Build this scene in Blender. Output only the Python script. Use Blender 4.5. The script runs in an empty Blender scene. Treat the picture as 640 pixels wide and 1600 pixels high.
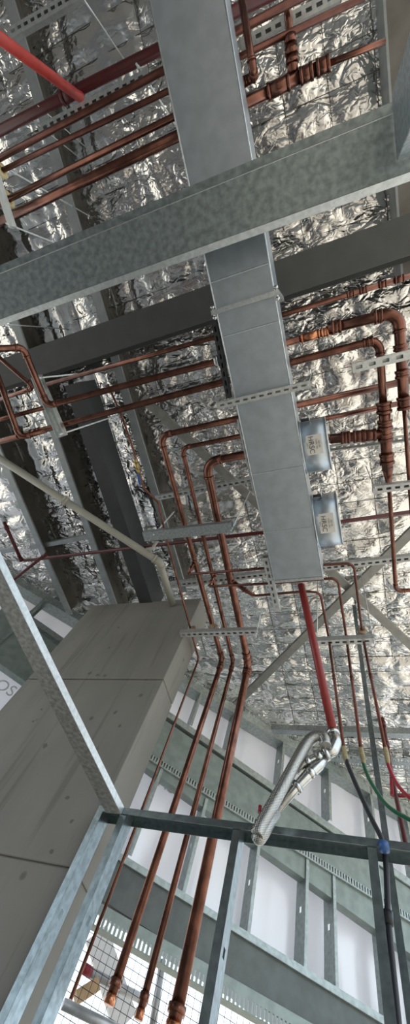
import bpy, math, random
from mathutils import Vector, noise
random.seed(7)
scene = bpy.context.scene
COL = scene.collection
CAM_Z = 1.5                                   # eye height above the slab
# ------------------------------------------------------------------ camera
RX = Vector((0.93695445, 0.23799749, 0.25587799))
DY = Vector((-0.13305882, 0.92004471, -0.36852828))
FZ = Vector((-0.323128, 0.31124739, 0.89370765))
F = 619.7
ORG = Vector((0, 0, CAM_Z))

def ray(px, py):
    # a sight line of the survey photograph, in room coordinates
    return RX * (px - 320) + DY * (py - 800) + FZ * F

def W(px, py, z):                             # point at height z above eye level
    r = ray(px, py)
    return ORG + r * (z / r.z)

def WY(px, py, y):                            # point on the plane Y = y
    r = ray(px, py)
    return ORG + r * (y / r.y)

def make_camera():
    cd = bpy.data.cameras.new('camera')
    cd.sensor_fit = 'VERTICAL'
    cd.sensor_height = 36
    cd.lens = 36 * F / 1600
    cd.clip_start = 0.02
    c = bpy.data.objects.new('camera', cd)
    COL.objects.link(c)
    from mathutils import Matrix
    m = Matrix((RX, -DY, -FZ)).transposed().to_4x4()
    m.translation = ORG
    c.matrix_world = m
    scene.camera = c
make_camera()

# ------------------------------------------------------------------ materials
def mat(name, color, rough=.5, metal=0.0, noise_scale=0, noise_amt=.2, bump=0, bump_scale=40, color2=None, detail=4, spec=None, lo=.35, hi=.65):
    m = bpy.data.materials.new(name)
    m.use_nodes = True
    nt = m.node_tree
    b = nt.nodes['Principled BSDF']
    b.inputs['Base Color'].default_value = (*color, 1)
    b.inputs['Roughness'].default_value = rough
    b.inputs['Metallic'].default_value = metal
    if spec is not None: b.inputs['Specular IOR Level'].default_value = spec
    tc = nt.nodes.new('ShaderNodeTexCoord')
    if noise_scale:
        n = nt.nodes.new('ShaderNodeTexNoise')
        n.inputs['Scale'].default_value = noise_scale
        n.inputs['Detail'].default_value = detail
        r = nt.nodes.new('ShaderNodeValToRGB')
        c2 = color2 or tuple(c * (1 - noise_amt) for c in color)
        r.color_ramp.elements[0].position = lo
        r.color_ramp.elements[1].position = hi
        r.color_ramp.elements[0].color = (*c2, 1)
        r.color_ramp.elements[1].color = (*color, 1)
        nt.links.new(tc.outputs['Object'], n.inputs['Vector'])
        nt.links.new(n.outputs['Fac'], r.inputs['Fac'])
        nt.links.new(r.outputs['Color'], b.inputs['Base Color'])
    if bump:
        n2 = nt.nodes.new('ShaderNodeTexNoise')
        n2.inputs['Scale'].default_value = bump_scale
        n2.inputs['Detail'].default_value = 5
        bp = nt.nodes.new('ShaderNodeBump')
        bp.inputs['Strength'].default_value = bump
        bp.inputs['Distance'].default_value = .01
        nt.links.new(tc.outputs['Object'], n2.inputs['Vector'])
        nt.links.new(n2.outputs['Fac'], bp.inputs['Height'])
        nt.links.new(bp.outputs['Normal'], b.inputs['Normal'])
    return m

M = {}
M['galv'] = mat('galvanised_steel', (.48, .53, .55), .42, .85, 60, .3, .1, 30, detail=2)
M['galv_spangle'] = mat('spangled_galvanised_steel', (.32, .37, .375), .4, .8, 35, .35, .1, 20, detail=3)
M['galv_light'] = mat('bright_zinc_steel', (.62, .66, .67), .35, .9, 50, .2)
M['duct'] = mat('duct_sheet_steel', (.45, .50, .545), .4, .85, 14, .12, .05, 6, detail=2)
M['stud'] = mat('stud_steel', (.31, .37, .39), .27, .9, 40, .3)
M['stud_dusty'] = mat('dusty_stud_steel', (.40, .41, .40), .5, .6, 45, .4)
M['strut'] = mat('strut_channel_zinc', (.56, .58, .58), .42, .7, 40, .2)
M['dark_beam'] = mat('grey_primed_steel', (.075, .08, .08), .55, .0, 8, .15)
M['black_beam'] = mat('charcoal_primed_steel', (.045, .05, .052), .6, .0, 8, .2)
M['lintel'] = mat('green_grey_galvanised_plate', (.27, .32, .30), .5, .5, 12, .2)
M['lintel_dark'] = mat('dark_grey_plate', (.12, .135, .13), .5, .4, 10, .2)
M['copper'] = mat('aged_copper', (.25, .112, .08), .26, .92, 14, .3, color2=(.11, .05, .037), lo=.3, hi=.7)
M['copper_bright'] = mat('bright_copper', (.66, .29, .16), .24, 1, 30, .3, color2=(.36, .14, .08))
M['copper_dull'] = mat('dull_brown_copper', (.17, .072, .055), .36, .8, 16, .35)
M['red'] = mat('red_painted_steel', (.085, .009, .011), .4, 0, 20, .2)
M['red_light'] = mat('red_painted_steel_light', (.52, .06, .05), .45, 0, 20, .2)
M['red_drop'] = mat('red_primed_pipe', (.24, .022, .02), .42, 0, 20, .2)
M['darkred'] = mat('dark_red_painted_steel', (.09, .010, .011), .45, 0, 20, .2)
M['pvc'] = mat('beige_pvc', (.42, .41, .35), .4, 0, 10, .1)
M['steel_rod'] = mat('zinc_rod', (.6, .64, .64), .35, .6)
M['rod_white'] = mat('bright_zinc_rod', (.75, .8, .8), .4, .2)
M['black'] = mat('black_rubber', (.012, .013, .018), .5)
M['green'] = mat('green_rubber', (.01, .10, .05), .4)
M['redhose'] = mat('red_rubber', (.30, .02, .035), .4)
M['blue'] = mat('blue_plastic', (.03, .10, .28), .4)
M['brass'] = mat('brass', (.55, .42, .16), .4, .8, 30, .3)
M['tape'] = mat('yellow_brown_tape', (.36, .30, .16), .6, 0, 60, .35)
M['yellow'] = mat('cream_plastic', (.85, .72, .42), .5)
M['timber'] = mat('pine_timber', (.62, .42, .24), .6, 0, 8, .25)
M['chrome'] = mat('pressed_steel', (.6, .61, .6), .22, 1, 30, .2)
M['wire'] = mat('dark_mesh_wire', (.10, .10, .095), .5, .5)
M['label'] = mat('paper_label', (.62, .60, .57), .6)
M['ink'] = mat('label_ink', (.08, .08, .08), .6)
M['paleink'] = mat('pale_print', (.55, .55, .58), .6)
M['netting'] = mat('black_netting', (.02, .02, .025), .6)
M['scaffold'] = mat('scaffold_tube', (.50, .51, .53), .4, .6, 20, .2)
M['white'] = mat('white_board', (.9, .9, .9), .6)
M['soil'] = mat('grey_ground', (.40, .385, .36), .9, 0, 2, .3)

def concrete(name, c1, c2, streak=True):
    m = bpy.data.materials.new(name); m.use_nodes = True
    nt = m.node_tree; b = nt.nodes['Principled BSDF']; b.inputs['Roughness'].default_value = .75
    tc = nt.nodes.new('ShaderNodeTexCoord')
    mp = nt.nodes.new('ShaderNodeMapping'); mp.inputs['Scale'].default_value = (1, 1, .35)
    n1 = nt.nodes.new('ShaderNodeTexNoise'); n1.inputs['Scale'].default_value = 3; n1.inputs['Detail'].default_value = 8
    n2 = nt.nodes.new('ShaderNodeTexNoise'); n2.inputs['Scale'].default_value = 9; n2.inputs['Detail'].default_value = 3
    v = nt.nodes.new('ShaderNodeTexVoronoi'); v.inputs['Scale'].default_value = 4.5
    r1 = nt.nodes.new('ShaderNodeValToRGB')
    r1.color_ramp.elements[0].position = .3; r1.color_ramp.elements[1].position = .7
    r1.color_ramp.elements[0].color = (*c2, 1); r1.color_ramp.elements[1].color = (*c1, 1)
    r2 = nt.nodes.new('ShaderNodeValToRGB')
    r2.color_ramp.elements[0].position = .05; r2.color_ramp.elements[1].position = .10
    r2.color_ramp.elements[0].color = (.55, .53, .5, 1); r2.color_ramp.elements[1].color = (1, 1, 1, 1)
    mx = nt.nodes.new('ShaderNodeMixRGB'); mx.blend_type = 'MULTIPLY'; mx.inputs['Fac'].default_value = .9
    L = nt.links.new
    L(tc.outputs['Object'], mp.inputs['Vector']); L(mp.outputs['Vector'], n1.inputs['Vector']); L(tc.outputs['Object'], v.inputs['Vector'])
    L(tc.outputs['Object'], n2.inputs['Vector'])
    L(n1.outputs['Fac'], r1.inputs['Fac']); L(v.outputs['Distance'], r2.inputs['Fac'])
    L(r1.outputs['Color'], mx.inputs['Color1']); L(r2.outputs['Color'], mx.inputs['Color2'])
    mp3 = nt.nodes.new('ShaderNodeMapping'); mp3.inputs['Scale'].default_value = (11, 11, .55)
    n3 = nt.nodes.new('ShaderNodeTexNoise'); n3.inputs['Scale'].default_value = 1.6; n3.inputs['Detail'].default_value = 3
    r3 = nt.nodes.new('ShaderNodeValToRGB'); r3.color_ramp.elements[0].position = .3; r3.color_ramp.elements[1].position = .42
    r3.color_ramp.elements[0].color = (.72, .71, .69, 1); r3.color_ramp.elements[1].color = (1, 1, 1, 1)
    mx3 = nt.nodes.new('ShaderNodeMixRGB'); mx3.blend_type = 'MULTIPLY'; mx3.inputs['Fac'].default_value = .8
    L(tc.outputs['Object'], mp3.inputs['Vector']); L(mp3.outputs['Vector'], n3.inputs['Vector']); L(n3.outputs['Fac'], r3.inputs['Fac'])
    L(mx.outputs['Color'], mx3.inputs['Color1']); L(r3.outputs['Color'], mx3.inputs['Color2'])
    L(mx3.outputs['Color'], b.inputs['Base Color'])
    bp = nt.nodes.new('ShaderNodeBump'); bp.inputs['Strength'].default_value = .25; bp.inputs['Distance'].default_value = .004
    L(n2.outputs['Fac'], bp.inputs['Height']); L(bp.outputs['Normal'], b.inputs['Normal'])
    return m
M['concrete'] = concrete('precast_concrete', (.25, .24, .215), (.185, .18, .16))
M['floor'] = concrete('concrete_slab', (.23, .22, .205), (.17, .165, .155))

def foil_mat():
    m = bpy.data.materials.new('foil_insulation'); m.use_nodes = True
    nt = m.node_tree; b = nt.nodes['Principled BSDF']; L = nt.links.new
    b.inputs['Base Color'].default_value = (.80, .79, .77, 1); b.inputs['Metallic'].default_value = 1
    b.inputs['Roughness'].default_value = .17
    tc = nt.nodes.new('ShaderNodeTexCoord')
    hs = []
    for sc, st, det, stretch in ((3.2, .9, 1.0, (.9, 1.25, 1)), (7.5, .62, 1.5, (.75, 1.3, 1)), (17, .2, 1, (.9, 1.2, 1))):
        mp = nt.nodes.new('ShaderNodeMapping'); mp.inputs['Scale'].default_value = stretch
        n = nt.nodes.new('ShaderNodeTexNoise'); n.inputs['Scale'].default_value = sc; n.inputs['Detail'].default_value = det; n.inputs['Distortion'].default_value = .7
        a = nt.nodes.new('ShaderNodeMath'); a.operation = 'SUBTRACT'; a.inputs[1].default_value = .5
        c = nt.nodes.new('ShaderNodeMath'); c.operation = 'ABSOLUTE'
        d = nt.nodes.new('ShaderNodeMath'); d.operation = 'MULTIPLY'; d.inputs[1].default_value = st
        L(tc.outputs['Object'], mp.inputs['Vector']); L(mp.outputs['Vector'], n.inputs['Vector']); L(n.outputs['Fac'], a.inputs[0]); L(a.outputs[0], c.inputs[0]); L(c.outputs[0], d.inputs[0]); hs.append(d)
    ad = nt.nodes.new('ShaderNodeMath'); ad.operation = 'ADD'; ae = nt.nodes.new('ShaderNodeMath'); ae.operation = 'ADD'
    L(hs[0].outputs[0], ad.inputs[0]); L(hs[1].outputs[0], ad.inputs[1]); L(ad.outputs[0], ae.inputs[0]); L(hs[2].outputs[0], ae.inputs[1])
    mk = nt.nodes.new('ShaderNodeTexNoise'); mk.inputs['Scale'].default_value = .9; mk.inputs['Detail'].default_value = 2
    mr = nt.nodes.new('ShaderNodeMapRange'); mr.inputs[1].default_value = .38; mr.inputs[2].default_value = .62; mr.inputs[3].default_value = .2; mr.inputs[4].default_value = .8
    L(tc.outputs['Object'], mk.inputs['Vector']); L(mk.outputs['Fac'], mr.inputs[0])
    bp = nt.nodes.new('ShaderNodeBump'); bp.inputs['Distance'].default_value = .115
    L(mr.outputs[0], bp.inputs['Strength'])
    L(ae.outputs[0], bp.inputs['Height']); L(bp.outputs['Normal'], b.inputs['Normal'])
    return m
M['foil'] = foil_mat()

def membrane_mat():
    m = bpy.data.materials.new('white_wall_membrane'); m.use_nodes = True
    nt = m.node_tree; L = nt.links.new
    for n in list(nt.nodes):
        if n.type == 'BSDF_PRINCIPLED': nt.nodes.remove(n)
    out = [n for n in nt.nodes if n.type == 'OUTPUT_MATERIAL'][0]
    d = nt.nodes.new('ShaderNodeBsdfDiffuse'); t = nt.nodes.new('ShaderNodeBsdfTranslucent'); mx = nt.nodes.new('ShaderNodeMixShader')
    g = nt.nodes.new('ShaderNodeBsdfGlossy'); g.inputs['Roughness'].default_value = .28; mg = nt.nodes.new('ShaderNodeMixShader'); mg.inputs['Fac'].default_value = .2
    d.inputs['Color'].default_value = (.74, .74, .78, 1); t.inputs['Color'].default_value = (.66, .66, .72, 1); mx.inputs['Fac'].default_value = .5
    L(d.outputs[0], mx.inputs[1]); L(t.outputs[0], mx.inputs[2]); L(mx.outputs[0], mg.inputs[1]); L(g.outputs[0], mg.inputs[2]); L(mg.outputs[0], out.inputs['Surface'])
    return m
M['membrane'] = membrane_mat()

def braid_mat():
    m = mat('braided_steel', (.55, .55, .53), .3, 1)
    nt = m.node_tree; L = nt.links.new; b = nt.nodes['Principled BSDF']
    tc = nt.nodes.new('ShaderNodeTexCoord')
    w = []
    for rz in (.6, -.6):
        mp = nt.nodes.new('ShaderNodeMapping'); mp.inputs['Rotation'].default_value = (0, rz + .9, rz)
        wv = nt.nodes.new('ShaderNodeTexWave'); wv.inputs['Scale'].default_value = 55
        L(tc.outputs['Object'], mp.inputs['Vector']); L(mp.outputs['Vector'], wv.inputs['Vector']); w.append(wv)
    mu = nt.nodes.new('ShaderNodeMath'); mu.operation = 'MULTIPLY'
    L(w[0].outputs['Fac'], mu.inputs[0]); L(w[1].outputs['Fac'], mu.inputs[1])
    bp = nt.nodes.new('ShaderNodeBump'); bp.inputs['Strength'].default_value = .35; bp.inputs['Distance'].default_value = .003
    L(mu.outputs[0], bp.inputs['Height']); L(bp.outputs['Normal'], b.inputs['Normal'])
    r = nt.nodes.new('ShaderNodeValToRGB'); r.color_ramp.elements[0].color = (.25, .25, .24, 1); r.color_ramp.elements[1].color = (.75, .75, .73, 1)
    L(mu.outputs[0], r.inputs['Fac']); L(r.outputs['Color'], b.inputs['Base Color'])
    return m
M['braid'] = braid_mat()

# ------------------------------------------------------------------ object helpers
def tag(o, label=None, cat=None, group=None, kind=None):
    if label: o['label'] = label
    if cat: o['category'] = cat
    if group: o['group'] = group
    if kind: o['kind'] = kind
    return o

def empty(name, loc):
    o = bpy.data.objects.new(name, None)
    o.empty_display_size = .05
    o.location = loc
    COL.objects.link(o)
    return o

class MB:
    def __init__(s): s.v = []; s.f = []; s.sm = []
    def add(s, vs, fs, smooth=False):
        n = len(s.v); s.v += [Vector(p) for p in vs]
        s.f += [tuple(i + n for i in f) for f in fs]; s.sm += [smooth] * len(fs)
    def slab(s, a, b, c, d, t):                # quad a,b,c,d with thickness t along its normal
        n = (b - a).cross(d - a)
        if n.length < 1e-9: return
        n = n.normalized() * t / 2
        s.add([a - n, b - n, c - n, d - n, a + n, b + n, c + n, d + n],
              [(3, 2, 1, 0), (4, 5, 6, 7), (0, 1, 5, 4), (1, 2, 6, 5), (2, 3, 7, 6), (3, 0, 4, 7)])
    def box(s, lo, hi):
        x0, y0, z0 = lo; x1, y1, z1 = hi
        s.add([(x0, y0, z0), (x1, y0, z0), (x1, y1, z0), (x0, y1, z0), (x0, y0, z1), (x1, y0, z1), (x1, y1, z1), (x0, y1, z1)],
              [(3, 2, 1, 0), (4, 5, 6, 7), (0, 1, 5, 4), (1, 2, 6, 5), (2, 3, 7, 6), (3, 0, 4, 7)])
    def frame(s, p0, p1, up):
        d = (p1 - p0).normalized(); sd = d.cross(up).normalized(); u = sd.cross(d).normalized()
        return d, sd, u
    def prism(s, p0, p1, poly, up=Vector((0, 0, 1))):      # closed profile polygon (side, up) extruded p0 -> p1
        d, sd, u = s.frame(p0, p1, up); n = len(poly)
        vs = [p0 + sd * a + u * b for a, b in poly] + [p1 + sd * a + u * b for a, b in poly]
        fs = [(i, (i + 1) % n, n + (i + 1) % n, n + i) for i in range(n)] + [tuple(range(n))[::-1], tuple(range(n, 2 * n))]
        s.add(vs, fs)
    def channel(s, p0, p1, prof, t=.003, slots=None, up=Vector((0, 0, 1))):   # open thin profile; slots {segment: (pitch, length, f0, f1)}
        d, sd, u = s.frame(p0, p1, up); L = (p1 - p0).length; slots = slots or {}
        for i in range(len(prof) - 1):
            A = sd * prof[i][0] + u * prof[i][1]; B = sd * prof[i + 1][0] + u * prof[i + 1][1]
            P = lambda l, f: p0 + d * l + A + (B - A) * f
            q = lambda l0, l1, f0, f1: s.slab(P(l0, f0), P(l1, f0), P(l1, f1), P(l0, f1), t)
            if i not in slots: q(0, L, 0, 1); continue
            pitch, sl, f0, f1 = slots[i]
            n = max(1, int(L / pitch)); off = (L - n * pitch) / 2
            if f0 > 0: q(0, L, 0, f0)
            if f1 < 1: q(0, L, f1, 1)
            last = 0
            for k in range(n):
                a = off + k * pitch + (pitch - sl) / 2
                q(last, a, f0, f1); last = a + sl
            q(last, L, f0, f1)
    def tube(s, pts, r, seg=12, radii=None, caps=True):
        pts = [Vector(p) for p in pts]
        if len(pts) < 2: return
        tan = []
        for i in range(len(pts)):
            a = pts[max(i - 1, 0)]; b = pts[min(i + 1, len(pts) - 1)]
            tan.append((b - a).normalized())
        ref = Vector((0, 0, 1)) if abs(tan[0].z) < .9 else Vector((1, 0, 0))
        nrm = (ref - tan[0] * ref.dot(tan[0])).normalized()
        vs = []; rings = []
        for i, p in enumerate(pts):
            nrm = (nrm - tan[i] * nrm.dot(tan[i])).normalized(); bn = tan[i].cross(nrm)
            rr = radii[i] if radii else r
            rings.append(len(vs))
            vs += [p + (nrm * math.cos(2 * math.pi * k / seg) + bn * math.sin(2 * math.pi * k / seg)) * rr for k in range(seg)]
        fs = []
        for i in range(len(pts) - 1):
            a, b = rings[i], rings[i + 1]
            fs += [(a + k, a + (k + 1) % seg, b + (k + 1) % seg, b + k) for k in range(seg)]
        s.add(vs, fs, True)
        if caps:
            n = len(s.v) - len(vs)
            s.f += [tuple(n + k for k in range(seg))[::-1], tuple(n + rings[-1] + k for k in range(seg))]; s.sm += [False, False]
    def ring(s, p, d, r0, r1, w, seg=16):      # collar of width w around the axis d
        d = d.normalized()
        s.tube([p - d * w / 2, p - d * w / 2 * .98, p + d * w / 2 * .98, p + d * w / 2], r1, seg, radii=[r0, r1, r1, r0])
    def build(s, name, m, parent=None, bevel=0):
        if parent is None:
            lo = Vector([min(v[i] for v in s.v) for i in range(3)]); hi = Vector([max(v[i] for v in s.v) for i in range(3)])
            org = Vector(((lo.x + hi.x) / 2, (lo.y + hi.y) / 2, lo.z))
        else:
            org = Vector((0, 0, 0)); q = parent
            while q: org += q.location; q = q.parent
        me = bpy.data.meshes.new(name)
        me.from_pydata([v - org for v in s.v], [], s.f)
        me.polygons.foreach_set('use_smooth', s.sm)
        me.materials.append(M[m] if isinstance(m, str) else m)
        me.update()
        o = bpy.data.objects.new(name, me); COL.objects.link(o)
        if parent is None: o.location = org
        else: o.parent = parent
        if bevel:
            b = o.modifiers.new('bevel', 'BEVEL'); b.width = bevel; b.segments = 2; b.limit_method = 'ANGLE'
        return o

def fillet(pts, R, n=7):
    pts = [Vector(p) for p in pts]
    out = [pts[0]]; arcs = []
    for i in range(1, len(pts) - 1):
        a, b, c = pts[i - 1], pts[i], pts[i + 1]
        u = (a - b); v = (c - b); lu, lv = u.length, v.length; u.normalize(); v.normalize()
        ang = math.acos(max(-1, min(1, u.dot(v))))
        if ang > math.pi - .03: out.append(b); continue
        t = min(R / math.tan(ang / 2), lu * .48, lv * .48)
        r = t * math.tan(ang / 2)
        ctr = b + (u + v).normalized() * (r / math.sin(ang / 2))
        p0, p1 = b + u * t, b + v * t
        e0, e1 = (p0 - ctr), (p1 - ctr); w = math.acos(max(-1, min(1, e0.normalized().dot(e1.normalized()))))
        arc = [ctr + (e0 * math.sin((1 - k / n) * w) + e1 * math.sin(k / n * w)) / math.sin(w) for k in range(n + 1)]
        arcs.append((arc, u, v)); out += arc
    out.append(pts[-1])
    return out, arcs

def pipe(name, label, cat, pts, r, m, group=None, R=None, elbows=True, rings=(), elbow_mat=None, ring_mat=None, seg=14):
    pts = [Vector(p) for p in pts]
    R = R or r * 3
    path, arcs = fillet(pts, R)
    b = MB(); b.tube(path, r, seg)
    o = b.build(name, m); tag(o, label, cat, group)
    if elbows:
        for arc, u, v in arcs:
            e = MB(); k = r * .9
            e.tube([arc[0] + u * k] + arc + [arc[-1] + v * k], r * 1.13, seg)
            e.ring(arc[0] + u * k, u, r * 1.0, r * 1.26, r * .5); e.ring(arc[-1] + v * k, v, r, r * 1.26, r * .5)
            e.build('elbow_fitting', elbow_mat or m, o)
    for (i, f, ln) in rings:                    # couplings: segment, fraction, length
        a, c = pts[i], pts[i + 1]; p = a.lerp(c, f); d = (c - a).normalized()
        e = MB(); e.ring(p, d, r, r * 1.2, ln)
        e.ring(p - d * ln / 2, d, r, r * 1.34, r * .5); e.ring(p + d * ln / 2, d, r, r * 1.34, r * .5)
        e.build('coupling', ring_mat or m, o)
    return o

def strut(label, p0, p1, w=.041, h=.041, name='strut_channel', group=None, m='strut', slots=(.05, .028, .33, .67), up_open='back', extra=None, cat='strut channel'):
    b = MB(); lip = .007
    if up_open: prof = [(-w / 2 + lip, h), (-w / 2, h), (-w / 2, 0), (w / 2, 0), (w / 2, h), (w / 2 - lip, h)]
    if up_open == 'back': prof = prof + [(-w / 2 + lip, h)]
    else: prof = [(-w / 2 + lip, 0), (-w / 2, 0), (-w / 2, h), (w / 2, h), (w / 2, 0), (w / 2 - lip, 0)]
    sl = {2: slots} if slots else {}
    b.channel(p0, p1, prof, .0028, sl)
    o = b.build(name, m); tag(o, label, cat, group)
    return o

def rod_bm(p, ztop, r=.005):
    b = MB(); q = Vector((p.x, p.y, ztop + CAM_Z))
    b.tube([p - Vector((0, 0, .045)), q], r, 8)
    return b

def rod(label, p, ztop, r=.005, m='steel_rod'):
    b = rod_bm(p, ztop, r); o = b.build('threaded_rod', m); tag(o, label, 'hanger rod')
    n = MB(); d = Vector((0, 0, 1))
    n.tube([p - d * .016, p - d * .006], .011, 6); n.build('hex_nut', 'steel_rod', o)
    return o

# ------------------------------------------------------------------ heights above eye level
Z_ROOF, Z_PURLIN, Z_BEAM, Z_PIPE, Z_DUCT, Z_TRACK = 3.75, 3.47, 3.16, 2.66, 2.30, 1.15
Y_STUD = 1.935
# ------------------------------------------------------------------ the setting
A = W(12, 891, Z_ROOF); B = W(640, 1264, Z_ROOF)
WD = (B - A); WD.z = 0; WD.normalize()                   # along the raked-off wall
WN = Vector((-WD.y, WD.x, 0))                             # outwards
def WW(px, py, off=0.0):                                  # point on the far wall (off: metres outwards)
    r = ray(px, py)
    k = ((A + WN * off) - ORG).dot(WN) / r.dot(WN)
    return ORG + r * k

b = MB(); b.box((-7, -6, -.2), (2.2, 7, 0)); tag(b.build('floor', 'floor'), kind='structure')
b = MB(); b.box((-60, -60, -.5), (60, 60, -.32)); tag(b.build('ground', 'soil'), kind='structure')

def tri(x): x = x % 1.0; return abs(x - .5) * 2
WX, WYS = .30, .20                                        # wire spacing
folds = []
rr = random.Random(3)
for k in range(9):
    a = rr.uniform(0, math.pi); folds.append((math.cos(a), math.sin(a), rr.uniform(1.6, 5.5), rr.random(), rr.uniform(.4, 1)))
def foil_z(x, y):
    n1 = noise.noise(Vector((x * 1.1, y * 1.1, 3))); n2 = noise.noise(Vector((x * 1.1, y * 1.1, 9)))
    px = abs(math.sin(math.pi * x / WX)); py = abs(math.sin(math.pi * y / WYS))
    z = -.026 * (px * py) ** .6
    amp = .35 + .9 * max(0, .5 + noise.noise(Vector((x * .9 + 5, y * .9, 1))))
    wx, wy = x + .22 * n1, y + .22 * n2
    c = 0
    for cx, cy, fr, ph, am in folds:
        c += am * tri((wx * cx + wy * cy) * fr + ph + .4 * noise.noise(Vector((x * 2.1, y * 2.1, fr))))
    z -= .0075 * amp * c
    lf = max(0, min(1, (-.3 - x) / .8))
    z -= lf * (.03 * abs(noise.noise(Vector((x * 5.5, y * .7, 21)))) + .02 * abs(noise.noise(Vector((x * 9.5, y * 1.1, 31)))))
    z -= .030 * (1 - .5 * lf) * amp * abs(noise.noise(Vector((x * 4.5, y * 3.2, 7))))
    z -= .007 * amp * abs(noise.noise(Vector((x * 13, y * 11, 2))))
    return z
def ceiling():
    x0, x1, y0, y1, st = -5.4, 1.7, -4.4, 6.2, .026
    nx, ny = int((x1 - x0) / st), int((y1 - y0) / st)
    vs = []; idx = {}
    fs = []
    def inside(x, y): return (Vector((x, y, 0)) - Vector((A.x, A.y, 0))).dot(WN) < .25
    for j in range(ny + 1):
        for i in range(nx + 1):
            x, y = x0 + i * st, y0 + j * st
            if inside(x, y):
                idx[(i, j)] = len(vs); vs.append((x, y, CAM_Z + Z_ROOF + foil_z(x, y)))
    for j in range(ny):
        for i in range(nx):
            q = [(i, j), (i, j + 1), (i + 1, j + 1), (i + 1, j)]
            if all(k in idx for k in q): fs.append(tuple(idx[k] for k in q))
    m = MB(); m.add(vs, fs, True)
    o = m.build('ceiling', 'foil'); tag(o, kind='structure')
    w = MB(); r = .0019
    zt = CAM_Z + Z_ROOF - .034
    for i in range(int((x1 - x0) / WX) + 1):
        x = math.ceil(x0 / WX) * WX + i * WX
        ye = min(y1, A.y + (x - A.x) * WD.y / WD.x + .2)
        if ye > y0 and x < x1: w.box((x - r, y0, zt - r), (x + r, ye, zt + r))
    for j in range(int((y1 - y0) / WYS) + 1):
        y = math.ceil(y0 / WYS) * WYS + j * WYS
        xs = max(x0, A.x + (y - A.y) * WD.x / WD.y - .2)
        if xs < x1 and y < y1: w.box((xs, y - r, zt - r * 3), (x1, y + r, zt - r))
    w.build('wire_mesh', 'wire', o)
    rs = MB(); rs.box((x0, y0, CAM_Z + Z_ROOF + .06), (x1, y1, CAM_Z + Z_ROOF + .1)); rs.build('roof_sheet', 'galv', o)
ceiling()

# purlins: light flange below, dark web on the side towards the camera
def purlin(label, pa, pb, w=.075, h=.26, m='galv', group='roof purlins'):
    p0, p1 = W(*pa, Z_PURLIN), W(*pb, Z_PURLIN)
    b = MB(); s = -1
    # the given line is the edge where flange meets web
    d = (p1 - p0).normalized(); sd = d.cross(Vector((0, 0, 1)))
    sg = 1 if sd.x < 0 else -1
    b.channel(p0, p1, [(0, .018), (0, 0), (sg * w, 0), (sg * w, h), (0, h), (0, h - .018)], .004)
    o = b.build('roof_purlin', m); tag(o, label, 'purlin', group)
    q = MB(); q.slab(*[p + sd * sg * (w - .004) + Vector((0, 0, z)) for p, z in ((p0, .004), (p1, .004), (p1, h - .004), (p0, h - .004))], .003); q.build('dark_web_sheet', 'purlin_dark', o)  # thin dark sheet laid over the inner side of the web
    return o
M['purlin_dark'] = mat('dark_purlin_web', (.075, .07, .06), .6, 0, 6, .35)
M['purlin'] = mat('purlin_steel', (.36, .39, .40), .5, .6, 10, .15)
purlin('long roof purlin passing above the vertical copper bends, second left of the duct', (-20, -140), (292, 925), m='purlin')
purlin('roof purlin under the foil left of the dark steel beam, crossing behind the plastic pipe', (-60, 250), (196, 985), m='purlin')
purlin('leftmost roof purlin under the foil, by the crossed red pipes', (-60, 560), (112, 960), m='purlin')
p0, p1 = W(594, -60, Z_PURLIN), W(626, 430, Z_PURLIN)
sq = 1 if (p1 - p0).cross(Vector((0, 0, 1))).x > 0 else -1
b = MB(); b.channel(p0, p1, [(0, .26), (0, 0), (sq * .012, 0), (sq * .012, .02)], .004)
o = b.build('roof_purlin', 'purlin'); tag(o, 'rightmost roof purlin, a thin pale line beside the galvanised post', 'purlin', 'roof purlins')
b = MB(); b.channel(p0, p1, [(sq * .012, .02), (sq * .26, .02), (sq * .26, .26)], .004); b.build('soffit_plate', mat('dull_soffit_plate', (.20, .19, .175), .45, .5, 5, .3, .2, 6), o)

def ubeam(label, p0, p1, wd, ht, m, name='steel_beam', tf=.014):
    b = MB()
    b.prism(p0, p1, [(-wd / 2, 0), (wd / 2, 0), (wd / 2, tf), (.006, tf), (.006, ht - tf), (wd / 2, ht - tf), (wd / 2, ht), (-wd / 2, ht), (-wd / 2, ht - tf), (-.006, ht - tf), (-.006, tf), (-wd / 2, tf)])
    o = b.build(name, m); tag(o, label, 'beam'); return o
# dark cross beam: underside edges at x=0: 560..610
ubeam('dark grey steel beam crossing the whole ceiling behind the duct', W(-80, 612, Z_BEAM), W(880, 284, Z_BEAM), .225, .29, 'dark_beam')
d0, d1 = W(112, 600, Z_BEAM + .01), W(232, 955, Z_BEAM + .01)
b = MB()
b.prism(d0, d1, [(-.075, 0), (.075, 0), (.075, .27), (-.075, .27)])
o = b.build('steel_beam', 'black_beam'); tag(o, 'charcoal hollow steel beam running from the cross beam to the concrete wall top', 'beam')

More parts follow.
